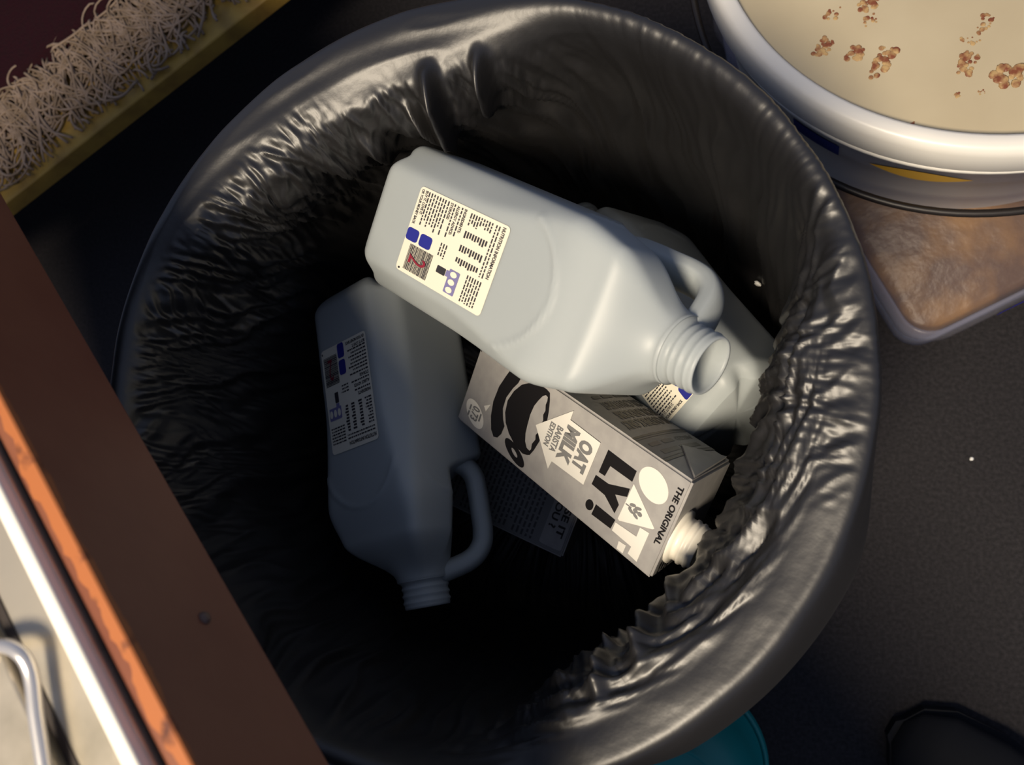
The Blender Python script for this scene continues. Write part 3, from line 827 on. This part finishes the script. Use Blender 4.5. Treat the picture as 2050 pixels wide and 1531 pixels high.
# woven body with a slightly uneven edge
vs, fs = [], []
nxg, nyg = 120, 30
for i in range(nxg + 1):
    x = -0.66 + 1.4 * i / nxg
    for j in range(nyg + 1):
        y = RY + (0.44) * j / nyg + (0.004 * math.sin(x * 40) if j == 0 else 0)
        z = 0.009 + 0.0016 * float(gnoise(np.array([x * 22, y * 22, 0.3]))) if j else 0.0015
        vs.append((x, y, z))
for i in range(nxg):
    for j in range(nyg):
        a = i * (nyg + 1) + j
        fs.append((a, a + nyg + 1, a + nyg + 2, a + 1))
mesh('rug_body', vs, fs, M_rug, rug, True)
vs, fs = [], []
rf = random.Random(21)
for k in range(1500):
    x0 = rf.uniform(-0.50, 0.52)
    tang = rf.random() < 0.30
    y0 = RY + rf.uniform(-0.01, 0.012) if not tang else rf.uniform(0.015, RY)
    L_ = rf.uniform(0.05, 0.135) if not tang else rf.uniform(0.04, 0.09)
    hd = -math.pi / 2 + rf.gauss(0.25, 0.45) if not tang else rf.uniform(0, 6.28)
    cv = rf.gauss(0, 9) if not tang else rf.choice((-1, 1)) * rf.uniform(25, 70)
    x, y, z = x0, y0, rf.uniform(0.0042, 0.011)
    pts = []
    ns = 10
    for s in range(ns):
        if y > 0.0:
            zz_ = z * (1 if s not in (0, ns - 1) else 0.6)
        elif y < -0.001:
            zz_ = pts[-1][2] - L_ / ns; y = -0.0052
        pts.append((x, y, zz_))
        if y < 0 and len(pts) > 1 and zz_ < -0.012: break
        x += math.cos(hd) * L_ / ns; y += math.sin(hd) * L_ / ns
        hd += cv * L_ / ns + 0.22 * float(gnoise(np.array([x * 26, y * 26, 4.4])))
        if y < 0.004 and rf.random() < 0.75: break
    if len(pts) < 3: continue
    v, f = tube(pts, 0.0015 * rf.uniform(.8, 1.2), 5, True)
    b = len(vs); vs += v; fs += [tuple(i + b for i in q_) for q_ in f]
fr = mesh('yarn_fringe', vs, fs, M_yarn, rug, True); fr['kind'] = 'stuff'; fr['label'] = 'tangled cream yarn fringe'
tag(rug, 'maroon rug with a tangled cream yarn fringe lying on the pine platform', 'rug')

# ------------------------------------------------------------------ small things on the floor
tc_ = at(1425, 1570, 0.10)
te = empty('teal_bowl', (-0.070, -0.245, 0))
v, f = lathe([(0.079, 0.0), (0.083, 0.001), (0.084, 0.006), (0.079, 0.010), (0.074, 0.085), (0.066, 0.120), (0.052, 0.137), (0.046, 0.139), (0.044, 0.144), (0.040, 0.145), (0.038, 0.140), (0.0, 0.139)], 64)
mesh('bowl_shell', v, f, M_teal, te, True)
v, f = lathe([(0.0805, 0.011), (0.0835, 0.013), (0.0835, 0.017), (0.0790, 0.019)], 64, close=True); mesh('bowl_rim', v, f, M_teal, te, True)
tag(te, 'upturned teal plastic bowl on the floor against the bin', 'bowl')

# shoe: lofted sections along its length, toe towards the bin
toe = at(1800, 1470, 0.03); toe.z = 0
sdir = Vector((0.86, -0.51, 0)).normalized(); sx_ = Vector((-sdir.y, sdir.x, 0))
sh = empty('shoe', toe, Matrix((sdir, sx_, Vector((0, 0, 1)))).transposed())
secs = [(0.000, 0.012, 0.024), (0.010, 0.030, 0.036), (0.035, 0.044, 0.048), (0.080, 0.049, 0.060), (0.120, 0.046, 0.078), (0.160, 0.040, 0.098), (0.200, 0.037, 0.106), (0.240, 0.036, 0.108), (0.268, 0.033, 0.106), (0.280, 0.020, 0.100)]
vs, fs = [], []; n = 24
for x, hw, ht in secs:
    for k in range(n):
        a = 2 * math.pi * k / n
        c_, s_ = math.cos(a), math.sin(a)
        y = hw * math.copysign(abs(c_) ** 0.7, c_)
        z = 0.018 + (ht - 0.018) * (0.5 + 0.5 * math.copysign(abs(s_) ** 0.8, s_))
        vs.append((x, y * (1 - 0.35 * max(0, s_)), z))
for i in range(len(secs) - 1):
    for k in range(n):
        k2 = (k + 1) % n
        fs.append((i * n + k, i * n + k2, (i + 1) * n + k2, (i + 1) * n + k))
fs.append(tuple(range(n))[::-1]); fs.append(tuple((len(secs) - 1) * n + k for k in range(n)))
mesh('shoe_upper', vs, fs, M_shoe, sh, True)
vs, fs = [], []
ol = [(x, hw * 1.06 + 0.002) for x, hw, ht in secs]
ol = [(-0.006, 0.008)] + ol + [(0.286, 0.012)]
ring = [(x, y) for x, y in ol] + [(x, -y) for x, y in ol[::-1]]
for z in (0.0, 0.020): vs += [(x, y, z) for x, y in ring]
m_ = len(ring)
for k in range(m_): fs.append((k, (k + 1) % m_, m_ + (k + 1) % m_, m_ + k))
fs.append(tuple(range(m_))[::-1]); fs.append(tuple(m_ + k for k in range(m_)))
mesh('sole', vs, fs, M_shoe, sh)
for k in range(4):
    x = 0.085 + 0.022 * k; zt = 0.066 + 0.0135 * k
    v, f = tube(catmull([(x, -0.026, zt - 0.010), (x + 0.004, -0.012, zt + 0.003), (x + 0.006, 0.012, zt + 0.003), (x + 0.004, 0.026, zt - 0.010)], 5), 0.0022, 6)
    mesh('lace', v, f, M_lace, sh, True)
tag(sh, 'black lace-up shoe on the dark floor', 'shoe')

def scrap(loc, r, label, cat, nrm=Vector((0, 0, 1))):
    bm = bmesh.new()
    bmesh.ops.create_icosphere(bm, subdivisions=2, radius=r)
    for vv in bm.verts:
        d = 1 + 0.5 * float(gnoise(np.array(vv.co) * (1.3 / r)))
        vv.co = Vector((vv.co.x * d, vv.co.y * d * 1.2, vv.co.z * d * 0.5))
    o = from_bm('paper_scrap', bm, M_scrap, None, True); o.location = loc
    o.rotation_mode = 'QUATERNION'; o.rotation_quaternion = Vector((0, 0, 1)).rotation_difference(nrm)
    tag(o, label, cat); return o
# the crumb that sticks to the inner wall of the liner
d0 = ray(1520, 562).normalized()
bag.data.update()
from mathutils.bvhtree import BVHTree
bvh = BVHTree.FromPolygons([tuple(p) for p in P.reshape(-1, 3)], [tuple(q_) for q_ in F4.tolist()])
hit = bvh.ray_cast(Vector((0, 0, CAMZ)), d0)
hn = hit[1] if hit[1].dot(d0) < 0 else -hit[1]
scrap(hit[0] + hn * 0.0026, 0.0030, 'tiny white scrap stuck to the black liner', 'scrap', hn)
scrap(at(1945, 918, 0.001) + Vector((0, 0, 0)), 0.0018, 'tiny pale scrap lying on the dark floor', 'scrap')
